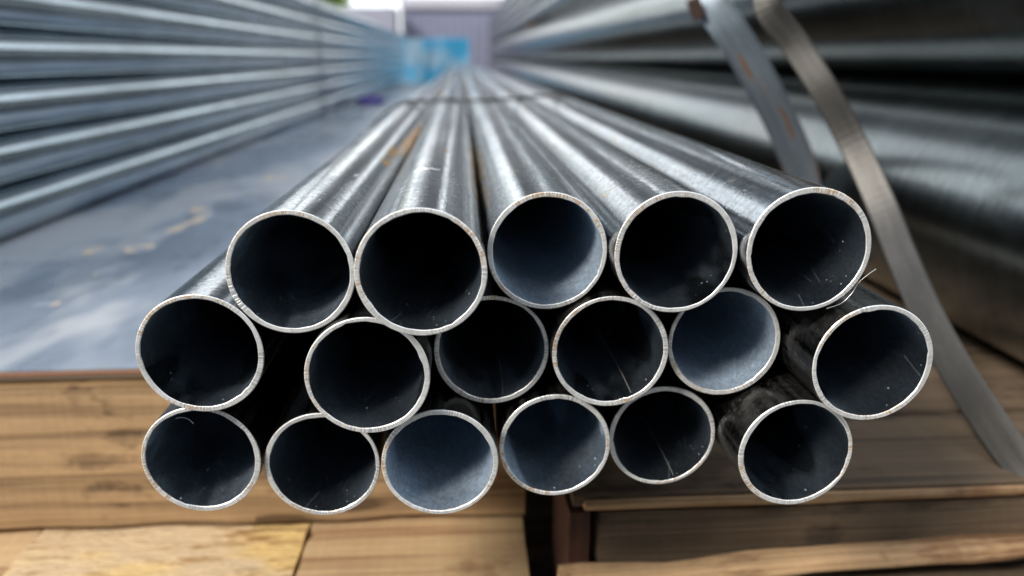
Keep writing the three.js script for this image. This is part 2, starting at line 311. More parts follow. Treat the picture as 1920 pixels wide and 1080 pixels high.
// bearers below, down to the ground
plank('bearer_timber', 'heavy timber bearer low beneath the left boards', 'timber', -1.30, 0.03, -0.4335, 0.28, 0.44, 0.20, wood.grey, 15, 'timber bearers standing on the yard');
plank('ground_timber', 'wide timber on the ground beneath the left bearer', 'timber', -1.32, 0.02, -0.7145, 0.2855, 0.42, 0.24, wood.grey, 16, 'timber bearers standing on the yard');
for (const [k, z] of [[0, 3.2], [1, 7.2]]) {
  plank('rear_beam', ['timber beam under the middle of the steel sheet', 'timber beam under the far end of the steel sheet'][k], 'timber', -1.30, 0.24, -0.2462, 0.139, z, 0.14, wood.tan, 17 + k, 'beams under the steel sheet');
  plank('rear_bearer', ['tall timber packing under the middle beam', 'tall timber packing under the far beam'][k], 'timber', -1.28, 0.22, -0.3865, 0.6125, z - 0.05, 0.24, wood.grey, 27 + k, 'timber packing on the yard');
}
// the board deck on the right
plank('deck_board', 'front weathered deck board with a thin pale front edge, under the right pipes', 'board', 0.073, 1.35, -0.2985, 0.0095, 0.480, 0.115, wood.grey, 21, 'boards of the right deck', { bevel: 0.0015 });
plank('deck_board', 'second weathered deck board, in shadow behind the front deck board', 'board', 0.076, 1.35, -0.2990, 0.0095, 0.600, 0.13, wood.grey, 22, 'boards of the right deck', { bevel: 0.0015 });
plank('deck_board', 'third weathered deck board, deepest in the shadow under the large pipe', 'board', 0.073, 1.35, -0.2988, 0.0095, 0.736, 0.16, wood.grey, 23, 'boards of the right deck', { bevel: 0.0015 });
for (let k = 0; k < 9; k++) plank('deck_board', `weathered deck board far back under the large pipes, ${['first', 'second', 'third', 'fourth', 'fifth', 'sixth', 'seventh', 'eighth', 'ninth'][k]} behind the front three`, 'board', 0.20, 1.35, -0.2989, 0.0095, 0.902 + k * 0.18, 0.174, wood.grey, 52 + k, 'boards of the right deck', { bevel: 0.0015 });
plank('edge_strip', 'thin fresh orange strip of wood along the front of the deck board', 'board', 0.080, 1.34, -0.2996, 0.0085, 0.4735, 0.006, wood.fresh, 24, null, { bevel: 0.003, rough: 0.0022 });
plank('deck_beam', 'grey brown weathered beam right under the front deck board', 'timber', 0.088, 1.36, -0.3095, 0.060, 0.477, 0.10, wood.grey, 25, null, { rough: 0.004, bevel: 0.008 });
plank('fresh_board', 'fresh orange splintered board slanting along the bottom right', 'board', 0.06, 1.30, -0.321, 0.017, 0.452, 0.022, wood.fresh, 26, null, { rough: 0.006, bevel: 0.010, roll: 0.042 });
plank('deck_bearer', 'heavy timber bearer low beneath the right deck', 'timber', 0.09, 1.36, -0.371, 0.33, 0.475, 0.10, wood.grey, 33, 'timber bearers standing on the yard');
plank('ground_timber', 'wide timber on the ground beneath the right deck', 'timber', 0.09, 1.38, -0.7025, 0.2975, 0.475, 0.11, wood.grey, 34, 'timber bearers standing on the yard');
for (const [k, z] of [[0, 5.4], [1, 14.6]]) plank('rear_packing', ['timber packing under the middle of the large right pipes', 'timber packing under the far end of the large right pipes'][k], 'timber', 0.34, 1.30, -0.2985, 0.70, z, 0.16, wood.grey, 36 + k, 'packing under the large right pipes');

{
  const t = tag(mesh('end_board', board(0.30, 0.016, 0.10, 51, 0.002, 0.0008), woodDeepRed), 'dark reddish board standing upright between the black gap and the right deck', 'board');
  t.rotation.z = Math.PI / 2; t.position.set(0.0785, H - 0.46, -0.528);
}
plank('rear_bearer', 'tall timber packing under the back of the right deck boards', 'timber', -0.60, 1.34, -0.3090, 0.69, 0.80, 0.09, wood.grey, 35, 'timber packing on the yard');
// ---------------------------------------------------------------- the steel sheet
{
  const w = 1024, h = 2048, LX = 1.5, LZ = 7.2, X0 = -1.31, Z0 = 0.59;
  const cl = fbm(w, h, 5, 12, 6, 4101, 0.55), st = fbm(w, h, 9, 16, 5, 4102, 0.6), f = fbm(w, h, 128, 256, 2, 4103), wet = fbm(w, h, 4, 10, 4, 4104), brk = fbm(w, h, 60, 160, 3, 4105, 0.6);
  const chalk = new Float32Array(w * h), scr = new Float32Array(w * h); strokes(scr, w, h, 160, 4106, 90, 1.3, 1.2, 0.6);
  const mark = (X, z, rx, rz, v = 1) => { const cx = (X - X0) / LX * w, cy = (z - Z0) / LZ * h, a = rx / LX * w, b = rz / LZ * h; for (let y = Math.floor(cy - b); y <= cy + b; y++) for (let x = Math.floor(cx - a); x <= cx + a; x++) { const q = ((x - cx) / a) ** 2 + ((y - cy) / b) ** 2; if (q < 1 && y >= 0) chalk[y * w + x] = Math.max(chalk[y * w + x], v * Math.min(1, 2 * (1 - q))); } };
  mark(-0.418, 1.13, 0.014, 0.05); mark(-0.405, 1.20, 0.012, 0.05); mark(-0.425, 1.07, 0.014, 0.03, 0.8); mark(-0.421, 1.005, 0.022, 0.03); mark(-0.475, 0.995, 0.013, 0.025, 0.7); mark(-0.416, 0.888, 0.014, 0.02, 0.6); mark(-0.421, 0.767, 0.014, 0.012, 0.5); mark(-0.43, 1.27, 0.02, 0.03, 0.7); mark(-0.39, 1.6, 0.03, 0.06, 0.6);
  const map = texture(w, h, (i, x, y, o) => {
    const pale = sstep(0.46, 0.66, st[i]), t = 0.46 + 0.36 * (cl[i] - 0.5) + 0.10 * (f[i] - 0.5);
    o[0] = t * 0.82; o[1] = t * 0.96; o[2] = t * 1.18;
    const sc = clamp(scr[i]); o[0] += 0.2 * sc; o[1] += 0.2 * sc; o[2] += 0.2 * sc; const gr = 1 - 0.35 * sstep(0.60, 0.70, wet[i] * 0.5 + brk[i] * 0.5); o[0] *= gr; o[1] *= gr; o[2] *= gr;
    o[0] = mix(o[0], 0.72, pale * 0.65); o[1] = mix(o[1], 0.72, pale * 0.65); o[2] = mix(o[2], 0.73, pale * 0.65);
    const q = 0.95 * sstep(0.36, 0.54, chalk[i] * 0.45 + (cl[i] * 0.3 + brk[i] * 0.7 - 0.45) * 2.4) * Math.min(1, chalk[i] * 4); o[0] = mix(o[0], 0.88, q); o[1] = mix(o[1], 0.70, q); o[2] = mix(o[2], 0.50, q);
  }, true);
  const rough = texture(w, h, (i, x, y, o) => { o[0] = 1; o[1] = 0.29 + 0.30 * (wet[i] - 0.5) + 0.2 * (st[i] - 0.5) + 0.25 * chalk[i]; o[2] = 0.45 * (1 - 0.8 * chalk[i]) * (1 - 0.5 * sstep(0.46, 0.66, st[i])); });
  const s = thing('steel_sheet', 'large flat blue-grey steel sheet with pale stains under the pipes', 'steel sheet', V(X0, H + PLATE, -Z0));
  const g = new THREE.BoxGeometry(LX, 0.0046, LZ, 60, 1, 120); g.translate(LX / 2, -0.0023, -LZ / 2);
  const p = g.attributes.position, uv = g.attributes.uv;
  for (let i = 0; i < p.count; i++) { const x = p.getX(i), z = p.getZ(i); uv.setXY(i, x / LX, -z / LZ); p.setY(i, p.getY(i) + 0.0006 * noise.noise(x * 3, 1.2, z * 2)); }
  g.computeVertexNormals();
  mesh('sheet', g, new THREE.MeshStandardMaterial({ name: 'sheet_steel', map, roughness: 1, roughnessMap: rough, metalness: 1, metalnessMap: rough }), s);
  const e = board(LX - 0.004, 0.0040, 0.004, 77, 0.0008, 0.0003); e.translate(LX / 2, -0.0024, 0.0024);
  mesh('rusty_edge', e, new THREE.MeshStandardMaterial({ name: 'rust', color: new THREE.Color(0.22, 0.11, 0.065), roughness: 0.9, bumpMap: wood.yellow.bumpMap, bumpScale: 0.001 }), s);
  const u = tag(mesh('under_sheet', new RoundedBoxGeometry(LX, 0.0040, LZ, 1, 0.001), new THREE.MeshStandardMaterial({ name: 'pale_steel', color: new THREE.Color(0.55, 0.55, 0.56), roughness: 0.5, metalness: 0.3, bumpMap: skinBump, bumpScale: 0.0005 })), 'thin pale sheet between the blue-grey steel sheet and the tan beam', 'steel sheet');
  u.position.set(X0 + LX / 2, H + PLATE - 0.0070, -Z0 - LZ / 2 - 0.001);
}

// ---------------------------------------------------------------- the front bundle, seventeen pipes
const R0 = 0.03, WALL = 0.0025, LEN = 6.35;
const bundle = [
  // key, x, y, depth of the open end, skin, bore, label
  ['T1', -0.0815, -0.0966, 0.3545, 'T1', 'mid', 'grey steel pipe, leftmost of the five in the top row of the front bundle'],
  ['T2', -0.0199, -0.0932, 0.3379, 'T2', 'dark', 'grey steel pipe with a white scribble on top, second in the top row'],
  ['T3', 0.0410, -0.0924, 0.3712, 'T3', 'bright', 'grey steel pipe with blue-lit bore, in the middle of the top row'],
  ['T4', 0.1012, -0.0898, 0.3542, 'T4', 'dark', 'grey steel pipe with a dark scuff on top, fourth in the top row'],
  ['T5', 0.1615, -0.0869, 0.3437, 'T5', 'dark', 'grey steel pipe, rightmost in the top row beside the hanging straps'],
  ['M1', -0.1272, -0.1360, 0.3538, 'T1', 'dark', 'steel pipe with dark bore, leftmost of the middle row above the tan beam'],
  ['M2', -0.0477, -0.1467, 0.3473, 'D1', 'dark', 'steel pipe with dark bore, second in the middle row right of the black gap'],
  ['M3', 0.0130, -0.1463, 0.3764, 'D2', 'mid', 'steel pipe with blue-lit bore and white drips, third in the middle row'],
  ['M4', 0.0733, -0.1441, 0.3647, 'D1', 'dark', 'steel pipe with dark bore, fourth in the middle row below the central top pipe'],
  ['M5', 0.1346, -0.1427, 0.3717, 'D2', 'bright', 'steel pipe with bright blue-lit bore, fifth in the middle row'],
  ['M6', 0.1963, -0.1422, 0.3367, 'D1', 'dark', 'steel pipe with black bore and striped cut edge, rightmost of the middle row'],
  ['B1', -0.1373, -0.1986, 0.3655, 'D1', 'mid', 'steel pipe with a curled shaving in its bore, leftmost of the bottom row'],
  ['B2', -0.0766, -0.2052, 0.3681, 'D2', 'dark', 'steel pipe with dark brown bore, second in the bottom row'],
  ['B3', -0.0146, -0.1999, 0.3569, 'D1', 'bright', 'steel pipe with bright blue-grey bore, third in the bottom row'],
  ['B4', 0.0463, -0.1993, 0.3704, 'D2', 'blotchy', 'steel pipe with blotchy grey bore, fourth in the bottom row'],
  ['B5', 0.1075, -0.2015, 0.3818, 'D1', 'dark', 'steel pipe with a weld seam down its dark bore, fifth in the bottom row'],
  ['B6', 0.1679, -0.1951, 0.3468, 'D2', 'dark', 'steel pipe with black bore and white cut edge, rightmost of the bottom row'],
];
const SAG = 0.0018;                               // the bundle slopes down a little to the far end
bundle.forEach(([key, x, y, z, sk, bo, label], k) => {
  const t = thing('steel_pipe', label, 'pipe', V(x, H + y, -z), 'steel pipes of the front bundle');
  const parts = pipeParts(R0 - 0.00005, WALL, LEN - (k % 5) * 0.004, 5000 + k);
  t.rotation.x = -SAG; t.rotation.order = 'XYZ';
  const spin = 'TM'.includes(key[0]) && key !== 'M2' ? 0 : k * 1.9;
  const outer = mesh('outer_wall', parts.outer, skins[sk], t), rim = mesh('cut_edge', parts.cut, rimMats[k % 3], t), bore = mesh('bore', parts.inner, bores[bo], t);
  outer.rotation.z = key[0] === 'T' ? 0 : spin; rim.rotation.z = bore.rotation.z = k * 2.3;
  if (key === 'B5' || key === 'M4' || key === 'M3') {                             // weld bead inside
    const pts = []; for (let i = 0; i <= 40; i++) { const a = { B5: -1.25, M4: -1.1, M3: -1.35 }[key] + 0.012 * Math.sin(i * 0.35); const q = R0 - WALL - 0.0001 + parts.burr(a - k * 2.3, 3)[0]; pts.push(V(q * Math.cos(a), q * Math.sin(a), -0.003 - i * 0.006)); }
    mesh('weld_seam', new THREE.TubeGeometry(new THREE.CatmullRomCurve3(pts), 160, 0.00032, 6), new THREE.MeshStandardMaterial({ name: 'weld_metal', color: new THREE.Color(0.30, 0.29, 0.27), roughness: 0.5, metalness: 0.6 }), t);
  }
});
const shavingMat = new THREE.MeshStandardMaterial({ name: 'bright_swarf', color: new THREE.Color(0.75, 0.75, 0.74), roughness: 0.35, metalness: 0.9 });
function sliver(name, label, pts, r) { return tag(mesh(name, new THREE.TubeGeometry(new THREE.CatmullRomCurve3(pts.map((p) => V(p[0], H + p[1], -p[2]))), 40, r, 6), shavingMat), label, 'metal shaving'); }
sliver('metal_shaving', 'thin curved metal shaving sticking out right of the rightmost top pipe', [[0.1739, -0.1162, 0.345], [0.1810, -0.1136, 0.345], [0.1856, -0.1086, 0.345], [0.1881, -0.1036, 0.345], [0.1918, -0.0999, 0.345], [0.1958, -0.0968, 0.345]], 0.0002);
sliver('metal_shaving', 'fine curled shaving inside the bore of the leftmost bottom pipe', [[-0.1493, -0.1774, 0.371], [-0.1471, -0.1768, 0.371], [-0.1450, -0.1770, 0.371], [-0.1428, -0.1782, 0.371], [-0.1409, -0.1804, 0.371]], 0.0002);
// wire round the bundle further back
{
  const pts = [[-0.173, -0.236], [-0.172, -0.15], [-0.150, -0.112], [-0.112, -0.076], [-0.083, -0.0645], [-0.050, -0.0645], [-0.020, -0.0620], [0.010, -0.0640], [0.041, -0.0610], [0.072, -0.0610], [0.101, -0.0585], [0.132, -0.0570], [0.162, -0.0555], [0.192, -0.075], [0.222, -0.112], [0.231, -0.15], [0.222, -0.19], [0.20, -0.236]];
  const r = rng(77), c = new THREE.CatmullRomCurve3(pts.map(([x, y], i) => V(x, H + y - 0.0015, -1.25 - 0.01 * Math.sin(i * 1.3) - 0.006 * r())));
  tag(mesh('binding_wire', new THREE.TubeGeometry(c, 200, 0.0021, 8), new THREE.MeshStandardMaterial({ name: 'dark_wire', color: new THREE.Color(0.05, 0.045, 0.042), roughness: 0.6, metalness: 0.5 })), 'thin dark wire tied across the top pipes of the front bundle', 'wire');
  const d = new THREE.CatmullRomCurve3([[0.0157, -0.177, 0.395], [0.0160, -0.19, 0.396], [0.0163, -0.205, 0.395], [0.0163, -0.236, 0.40]].map((p) => V(p[0], H + p[1], -p[2])));
  tag(mesh('loose_wire', new THREE.TubeGeometry(d, 30, 0.0005, 6), new THREE.MeshStandardMaterial({ name: 'copper_wire', color: new THREE.Color(0.45, 0.16, 0.10), roughness: 0.5, metalness: 0.6 })), 'short reddish wire upright between two bottom pipes below the third middle pipe', 'wire');
}

// ---------------------------------------------------------------- stack of pipes on the left
const ord = ['bottom', 'second', 'third', 'fourth', 'fifth', 'sixth', 'top'];
{
  const cl = fbm(256, 1024, 4, 10, 5, 6101, 0.6), ln = field(256, 1024, 40, 3, 6102), sc = new Float32Array(256 * 1024); strokes(sc, 256, 1024, 120, 6103, 60, 1.57, 0.3, 0.5);
  const map = texture(256, 1024, (i, x, y, o) => { const t = 0.48 * (1 + 0.6 * (cl[i] - 0.5) + 0.5 * (ln[i] - 0.5)) + 0.08 * clamp(sc[i]); o[0] = t * 0.86; o[1] = t; o[2] = t * 1.10; }, true);
  const rough = texture(256, 1024, (i, x, y, o) => { o[0] = 1; o[1] = 0.15 + 0.12 * (cl[i] - 0.5) + 0.06 * (ln[i] - 0.5); o[2] = 1; });
  const m = new THREE.MeshStandardMaterial({ name: 'rack_steel', map, roughness: 1, roughnessMap: rough, metalness: 1 });
  const R = 0.0342, parts = pipeParts(R, 0.0032, 8.0, 6200, 64), r = rng(62);
  let first;
  for (let col = 0; col < 2; col++) for (let k = 0; k < 7; k++) {
    const where = V(-0.6 - R + (col ? -0.0695 : (r() - 0.5) * 0.006), H + PLATE + R + 0.0004 + k * 0.0685, -0.62 - r() * 0.08);
    const label = col ? `bluish grey steel pipe in the rear column of the left stack, ${ord[k]} ${k && k < 6 ? 'from the bottom' : 'one'}` : `bluish grey steel pipe in the left stack's front column, ${ord[k]} ${k && k < 6 ? 'from the bottom' : 'one'}`;
    let t;
    if (!first) { t = first = thing('stacked_pipe', label, 'pipe', where, 'steel pipes stacked on the left'); mesh('outer_wall', parts.outer, m, t); mesh('cut_edge', parts.cut, rimMats[0], t); mesh('bore', parts.inner, bores.dark, t); }
    else { t = first.clone(); t.name = numbered('stacked_pipe'); scene.add(t); t.position.copy(where); t.userData = { ...first.userData, label }; }
    t.rotation.set(0.0006 * (r() - 0.5), 0.0026 * (r() - 0.5), r() * 6.28);
  }
  // strap round the stack, further back
  const w = 0.026, gy = 7 * 0.0685, strap = new THREE.MeshStandardMaterial({ name: 'strap_steel', color: new THREE.Color(0.05, 0.055, 0.06), roughness: 0.5, metalness: 0.7 });
  const s = new THREE.Shape(); const x1 = -0.596, x0 = -0.742, y0 = PLATE + 0.0006, y1 = PLATE + gy + 0.004, q = 0.0012;
  s.moveTo(x0 - q, y0); s.lineTo(x1 + q, y0); s.lineTo(x1 + q, y1 + q); s.lineTo(x0 - q, y1 + q); s.closePath();
  const hole = new THREE.Path(); hole.moveTo(x0, y0 + 0.0001); hole.lineTo(x0, y1); hole.lineTo(x1, y1); hole.lineTo(x1, y0 + 0.0001); hole.closePath(); s.holes.push(hole);
  const g = new THREE.ExtrudeGeometry(s, { depth: w, bevelEnabled: false });
  const st = tag(mesh('binding_strap', g, strap), 'dark steel strap standing upright around the stacked pipes on the left', 'strap'); st.position.set(0, H, -3.5);
}

// ---------------------------------------------------------------- large pipes and tubes on the right
{
  const cl = fbm(512, 1024, 5, 6, 6, 7101, 0.6), f = fbm(512, 1024, 128, 200, 2, 7102), rn = field(512, 1024, 4, 300, 7103), gr = fbm(512, 1024, 3, 3, 4, 7104);
  const map = texture(512, 1024, (i, x, y, o) => { const t = 0.21 * (1 + 0.6 * (cl[i] - 0.5) + 0.3 * (f[i] - 0.5) + 0.2 * (rn[i] - 0.5)), g = (gr[i] - 0.5) * 0.25; o[0] = t * (0.96 + g); o[1] = t * 1.02; o[2] = t * (1.0 - g * 0.6); }, true);
  const rough = texture(512, 1024, (i, x, y, o) => { o[0] = 1; o[1] = 0.22 + 0.08 * (cl[i] - 0.5) + 0.04 * (rn[i] - 0.5); o[2] = 1; });
  const bump = texture(512, 1024, grey(cl.map((v, i) => 0.5 + 0.5 * (v - 0.5) + 0.15 * (rn[i] - 0.5) + 0.15 * (f[i] - 0.5))));
  const m = new THREE.MeshStandardMaterial({ name: 'large_pipe_steel', map, roughness: 1, roughnessMap: rough, metalness: 1, bumpMap: bump, bumpScale: 0.00005 });
  const big = (R, x, y, z, label, seed, rot) => { const p = pipeParts(R, 0.0085, 18, seed, 128), t = thing('large_pipe', label, 'pipe', V(x, H + y, -z), 'large steel pipes on the right'); const o = mesh('outer_wall', p.outer, m, t); o.rotation.z = rot; mesh('cut_edge', p.cut, rimMats[1], t); mesh('bore', p.inner, bores.dark, t); };
  const y1 = -0.2985 + 0.1365 + 0.0006, y2 = y1 + 0.1365 + 0.13 + 0.001;
  big(0.1365, 0.600, y1, 0.47, 'large dark steel pipe with a bright streak, lower one on the right', 7201, 0.4);
  big(0.130, 0.612, y2, 0.45, 'large dark steel pipe, upper one at the top right corner', 7202, 2.1);
  big(0.1365, 0.878, y1, 0.5, 'large steel pipe behind the lower right pipe', 7203, 3.0);
  big(0.130, 0.880, y2, 0.5, 'large steel pipe behind the upper right pipe', 7204, 5.0);
  // battens and the thinner tubes on top
  const top = y2 + 0.13 + 0.0006;
  for (const [k, z] of [[0, 1.7], [1, 6.3], [2, 14.8]]) plank('batten', ['nearest wooden batten lying on the upper large pipes', 'middle wooden batten lying on the upper large pipes', 'farthest wooden batten lying on the upper large pipes'][k], 'batten', 0.50, 0.98, top + 0.03, 0.03, z, 0.05, wood.grey, 41 + k, 'battens between the layers on the right');
  const R = 0.0445, parts = pipeParts(R, 0.0035, 17.6, 7300, 64), r = rng(73); let first;
  const m2 = m.clone(); m2.name = 'thin_tube_steel'; m2.color = new THREE.Color(1.25, 1.25, 1.25);
  for (let col = 0; col < 2; col++) for (let k = 0; k < 5; k++) {
    const label = `grey steel tube above the large right pipes, ${['lowest', 'second', 'third', 'fourth', 'topmost'][k]} of its ${col ? 'rear' : 'front'} column`;
    const where = V(0.560 + R * (0) + col * 0.0905 + (r() - 0.5) * 0.006, H + top + 0.0306 + R + k * 0.0892, -0.9 - r() * 0.1);
    let t;
    if (!first) { t = first = thing('steel_tube', label, 'pipe', where, 'steel tubes on top of the right stack'); mesh('outer_wall', parts.outer, m2, t); mesh('cut_edge', parts.cut, rimMats[2], t); mesh('bore', parts.inner, bores.dark, t); }
    else { t = first.clone(); t.name = numbered('steel_tube'); scene.add(t); t.position.copy(where); t.userData = { ...first.userData, label }; }
    t.rotation.z = r() * 6.28;
  }
}

// ---------------------------------------------------------------- hanging straps
function ribbon(pts, width, thick, normals) {
  const curve = new THREE.CatmullRomCurve3(pts.map((p) => V(p[0], H + p[1], -p[2]))), n = 120, P = [], U = [], I = [], prof = [];
  for (const [a, b] of [[-0.5, 0.0], [-0.45, 0.45], [-0.2, 0.5], [0.2, 0.5], [0.45, 0.45], [0.5, 0.0], [0.45, -0.5], [-0.45, -0.5]]) prof.push([a * width, b * thick, a + 0.5]);
  const K = prof.length; let len = 0, prev = null;
  for (let i = 0; i <= n; i++) {
    const t = i / n, c = curve.getPoint(t), T = curve.getTangent(t), s = t * (normals.length - 1), j = Math.min(normals.length - 2, Math.floor(s));
    const N0 = V(...normals[j]).lerp(V(...normals[j + 1]), s - j), W = V().crossVectors(T, N0).normalize(), N = V().crossVectors(W, T).normalize();
    if (prev) len += c.distanceTo(prev); prev = c;
    for (const [a, b, u] of prof) { P.push(c.x + W.x * a + N.x * b, c.y + W.y * a + N.y * b, c.z + W.z * a + N.z * b); U.push(u, len / 0.75); }
  }
  for (let i = 0; i < n; i++) for (let k = 0; k < K; k++) { const a = i * K + k, b = i * K + (k + 1) % K; I.push(a, a + K, b, b, a + K, b + K); }
  for (let k = 1; k < K - 1; k++) { I.push(0, k, k + 1, n * K, n * K + k + 1, n * K + k); }
  const g = new THREE.BufferGeometry(); g.setAttribute('position', new THREE.Float32BufferAttribute(P, 3)); g.setAttribute('uv', new THREE.Float32BufferAttribute(U, 2)); g.setIndex(I); const q = g.toNonIndexed(); q.computeVertexNormals(); return q;
}
{
  const strapTex = (seed, a, b, rustiness) => { const w = 128, h = 512, cl = fbm(w, h, 3, 10, 4, seed, 0.6), ln = field(w, h, 24, 2, seed + 1), f = fbm(w, h, 60, 200, 2, seed + 2); return texture(w, h, (i, x, y, o) => { const t = clamp(cl[i] * 0.7 + ln[i] * 0.3), q = sstep(0.62 - rustiness, 0.72 - rustiness, cl[i]) * 0.8; for (let c = 0; c < 3; c++) o[c] = mix(mix(a[c], b[c], t), [0.34, 0.15, 0.07][c], q) * (0.8 + 0.4 * f[i]); }, true); };
  const A = new THREE.MeshStandardMaterial({ name: 'blued_strap', map: strapTex(8101, [0.13, 0.165, 0.21], [0.34, 0.40, 0.46], 0.02), roughness: 0.42, metalness: 0.75 });
  const B = new THREE.MeshStandardMaterial({ name: 'grey_strap', map: strapTex(8201, [0.05, 0.048, 0.045], [0.13, 0.124, 0.118], -0.6), roughness: 0.5, metalness: 0.85 });
  const sa = thing('hanging_strap', 'narrow bluish steel strap with rust streaks hanging behind the rightmost top pipe', 'strap', V(0, 0, 0));
  mesh('band', ribbon([[0.50, 0.235, 1.06], [0.40, 0.20, 1.04], [0.318, 0.115, 1.01], [0.309, 0.068, 1.0], [0.328, 0.038, 0.99], [0.353, 0.003, 0.985], [0.381, -0.041, 0.98], [0.410, -0.088, 0.98], [0.438, -0.143, 0.98], [0.452, -0.21, 0.98], [0.455, -0.30, 0.98]], 0.041, 0.0016, [[-0.3, 0.9, 0.2], [-0.6, 0.1, 0.8], [-0.4, 0.1, 0.9], [-0.55, 0.2, 0.8], [-0.4, 0.2, 0.9], [-0.6, 0.1, 0.8]]), A, sa);
  const seal = new RoundedBoxGeometry(0.016, 0.026, 0.007, 2, 0.002); seal.rotateY(-0.5); seal.rotateZ(0.45);
  const sm = mesh('strap_seal', seal, new THREE.MeshStandardMaterial({ name: 'rusty_seal', color: new THREE.Color(0.06, 0.035, 0.028), roughness: 0.7, metalness: 0.4 }), sa); sm.position.set(0.290, H + 0.058, -0.996); sm.userData.label = 'dark rusty seal at the top of the strap';
  tag(mesh('hanging_strap', ribbon([[0.52, 0.235, 0.86], [0.42, 0.20, 0.85], [0.335, 0.12, 0.83], [0.307, 0.055, 0.81], [0.336, 0.014, 0.80], [0.360, -0.027, 0.78], [0.390, -0.083, 0.76], [0.404, -0.135, 0.72], [0.402, -0.178, 0.665], [0.396, -0.214, 0.605], [0.397, -0.242, 0.562], [0.402, -0.268, 0.522], [0.413, -0.2930, 0.491], [0.424, -0.312, 0.461], [0.430, -0.35, 0.447], [0.432, -0.50, 0.443]], 0.027, 0.0022, [[-0.3, 0.9, 0.2], [-0.8, 0.3, 0.6], [-0.4, 0.2, 0.9], [-0.45, 0.3, 0.85], [-0.75, 0.35, 0.6], [-0.9, 0.5, 0.35], [-0.85, 0.6, 0.3], [-0.6, 0.5, 0.6]]), B), 'wide grey strap curving down past the bundle onto the right deck', 'strap');
}

// ---------------------------------------------------------------- far end of the aisle
{
  const w = 512, h = 512, cl = fbm(w, h, 5, 5, 5, 9101, 0.6), pale = fbm(w, h, 3, 3, 4, 9102);
  const map = texture(w, h, (i, x, y, o) => { const q = 0.6 * sstep(0.54, 0.70, pale[i] * 0.7 + cl[i] * 0.3); o[0] = mix(0.03, 0.34, q) * (0.7 + 0.6 * cl[i]); o[1] = mix(0.27, 0.38, q) * (0.7 + 0.6 * cl[i]); o[2] = mix(0.50, 0.42, q) * (0.7 + 0.6 * cl[i]); }, true);
  const g = new THREE.BoxGeometry(0.95, 1.20, 1.2, 60, 50, 40), p = g.attributes.position;
  for (let i = 0; i < p.count; i++) { const x = p.getX(i), y = p.getY(i), z = p.getZ(i), k = 0.05 * noise.noise(x * 5, y * 1.5, z * 5) + 0.03 * noise.noise(x * 14, y * 3, z * 14 + 4); p.setXYZ(i, x + k * Math.sign(x) * (0.5 - y), y + (y > 0 ? 0.04 * noise.noise(x * 3, 2, z * 3) : 0), z + k * (0.8 - y)); }
  const m = mergeVertices(g.toNonIndexed().deleteAttribute('normal'), 1e-4); m.computeVertexNormals();
  const t = tag(mesh('covered_pallet', m, new THREE.MeshStandardMaterial({ name: 'blue_tarpaulin', map, roughness: 0.55, side: THREE.DoubleSide })), 'blue tarpaulin draped over a load at the far end of the aisle', 'tarpaulin');
  t.position.set(-0.385, 0.60, -9.6);
}
{
  // violet-grey freight container across the far end
  const steel = (r, g, b) => new THREE.MeshStandardMaterial({ name: 'container_paint', color: new THREE.Color(r, g, b), roughness: 0.6, bumpMap: skinBump, bumpScale: 0.001 });
  const c = thing('freight_container', 'violet-grey corrugated container standing across the far end of the aisle', 'container', V(1.95, 0, -15.2));
  const WID = 6.0, HGT = 2.02, P = [], sh = new THREE.Shape(); const n = 40;
  sh.moveTo(-WID / 2, 0); for (let i = 0; i < n; i++) { const x = -WID / 2 + i * WID / n, s = WID / n; sh.lineTo(x + 0.1 * s, 0); sh.lineTo(x + 0.3 * s, 0.012); sh.lineTo(x + 0.6 * s, 0.012); sh.lineTo(x + 0.8 * s, 0); } sh.lineTo(WID / 2, 0); sh.lineTo(WID / 2, -1.2); sh.lineTo(-WID / 2, -1.2); sh.closePath();
  const wallG = new THREE.ExtrudeGeometry(sh, { depth: HGT - 0.3, bevelEnabled: false }); wallG.rotateX(-Math.PI / 2); wallG.scale(1, 1, -1); wallG.translate(0, 0.15, 0); flip2(wallG);
  mesh('corrugated_wall', wallG, steel(0.22, 0.23, 0.33), c);
  const rail = (y, hh) => { const g = new RoundedBoxGeometry(WID + 0.06, hh, 0.16, 2, 0.015); g.translate(0, y, 0.0); return g; };
  mesh('top_rail', rail(HGT - 0.08, 0.15), steel(0.52, 0.51, 0.58), c);
  mesh('bottom_rail', rail(0.075, 0.15), steel(0.12, 0.12, 0.25), c);
  const roof = new RoundedBoxGeometry(WID + 0.04, 0.05, 1.3, 1, 0.01); roof.translate(0, HGT + 0.02, -0.62); mesh('roof', roof, steel(0.55, 0.54, 0.64), c);
  function flip2(g) { const n = g.index ? g : g; const p = n.attributes.position.array; if (g.index) { const i = g.index.array; for (let k = 0; k < i.length; k += 3) { const t = i[k]; i[k] = i[k + 1]; i[k + 1] = t; } } else for (let k = 0; k < p.length; k += 9) for (let q = 0; q < 3; q++) { const t = p[k + q]; p[k + q] = p[k + 3 + q]; p[k + 3 + q] = t; } g.computeVertexNormals(); }
}
{
  const g = board(0.9, 1.85, 0.9, 88, 0.03, 0.01), t = tag(mesh('covered_crate', g, new THREE.MeshStandardMaterial({ name: 'violet_sheeting', color: new THREE.Color(0.32, 0.32, 0.40), roughness: 0.7 })), 'violet-grey covered crate left of the container at the far end', 'crate');
  t.position.set(-1.60, 0.925, -15.0);
}
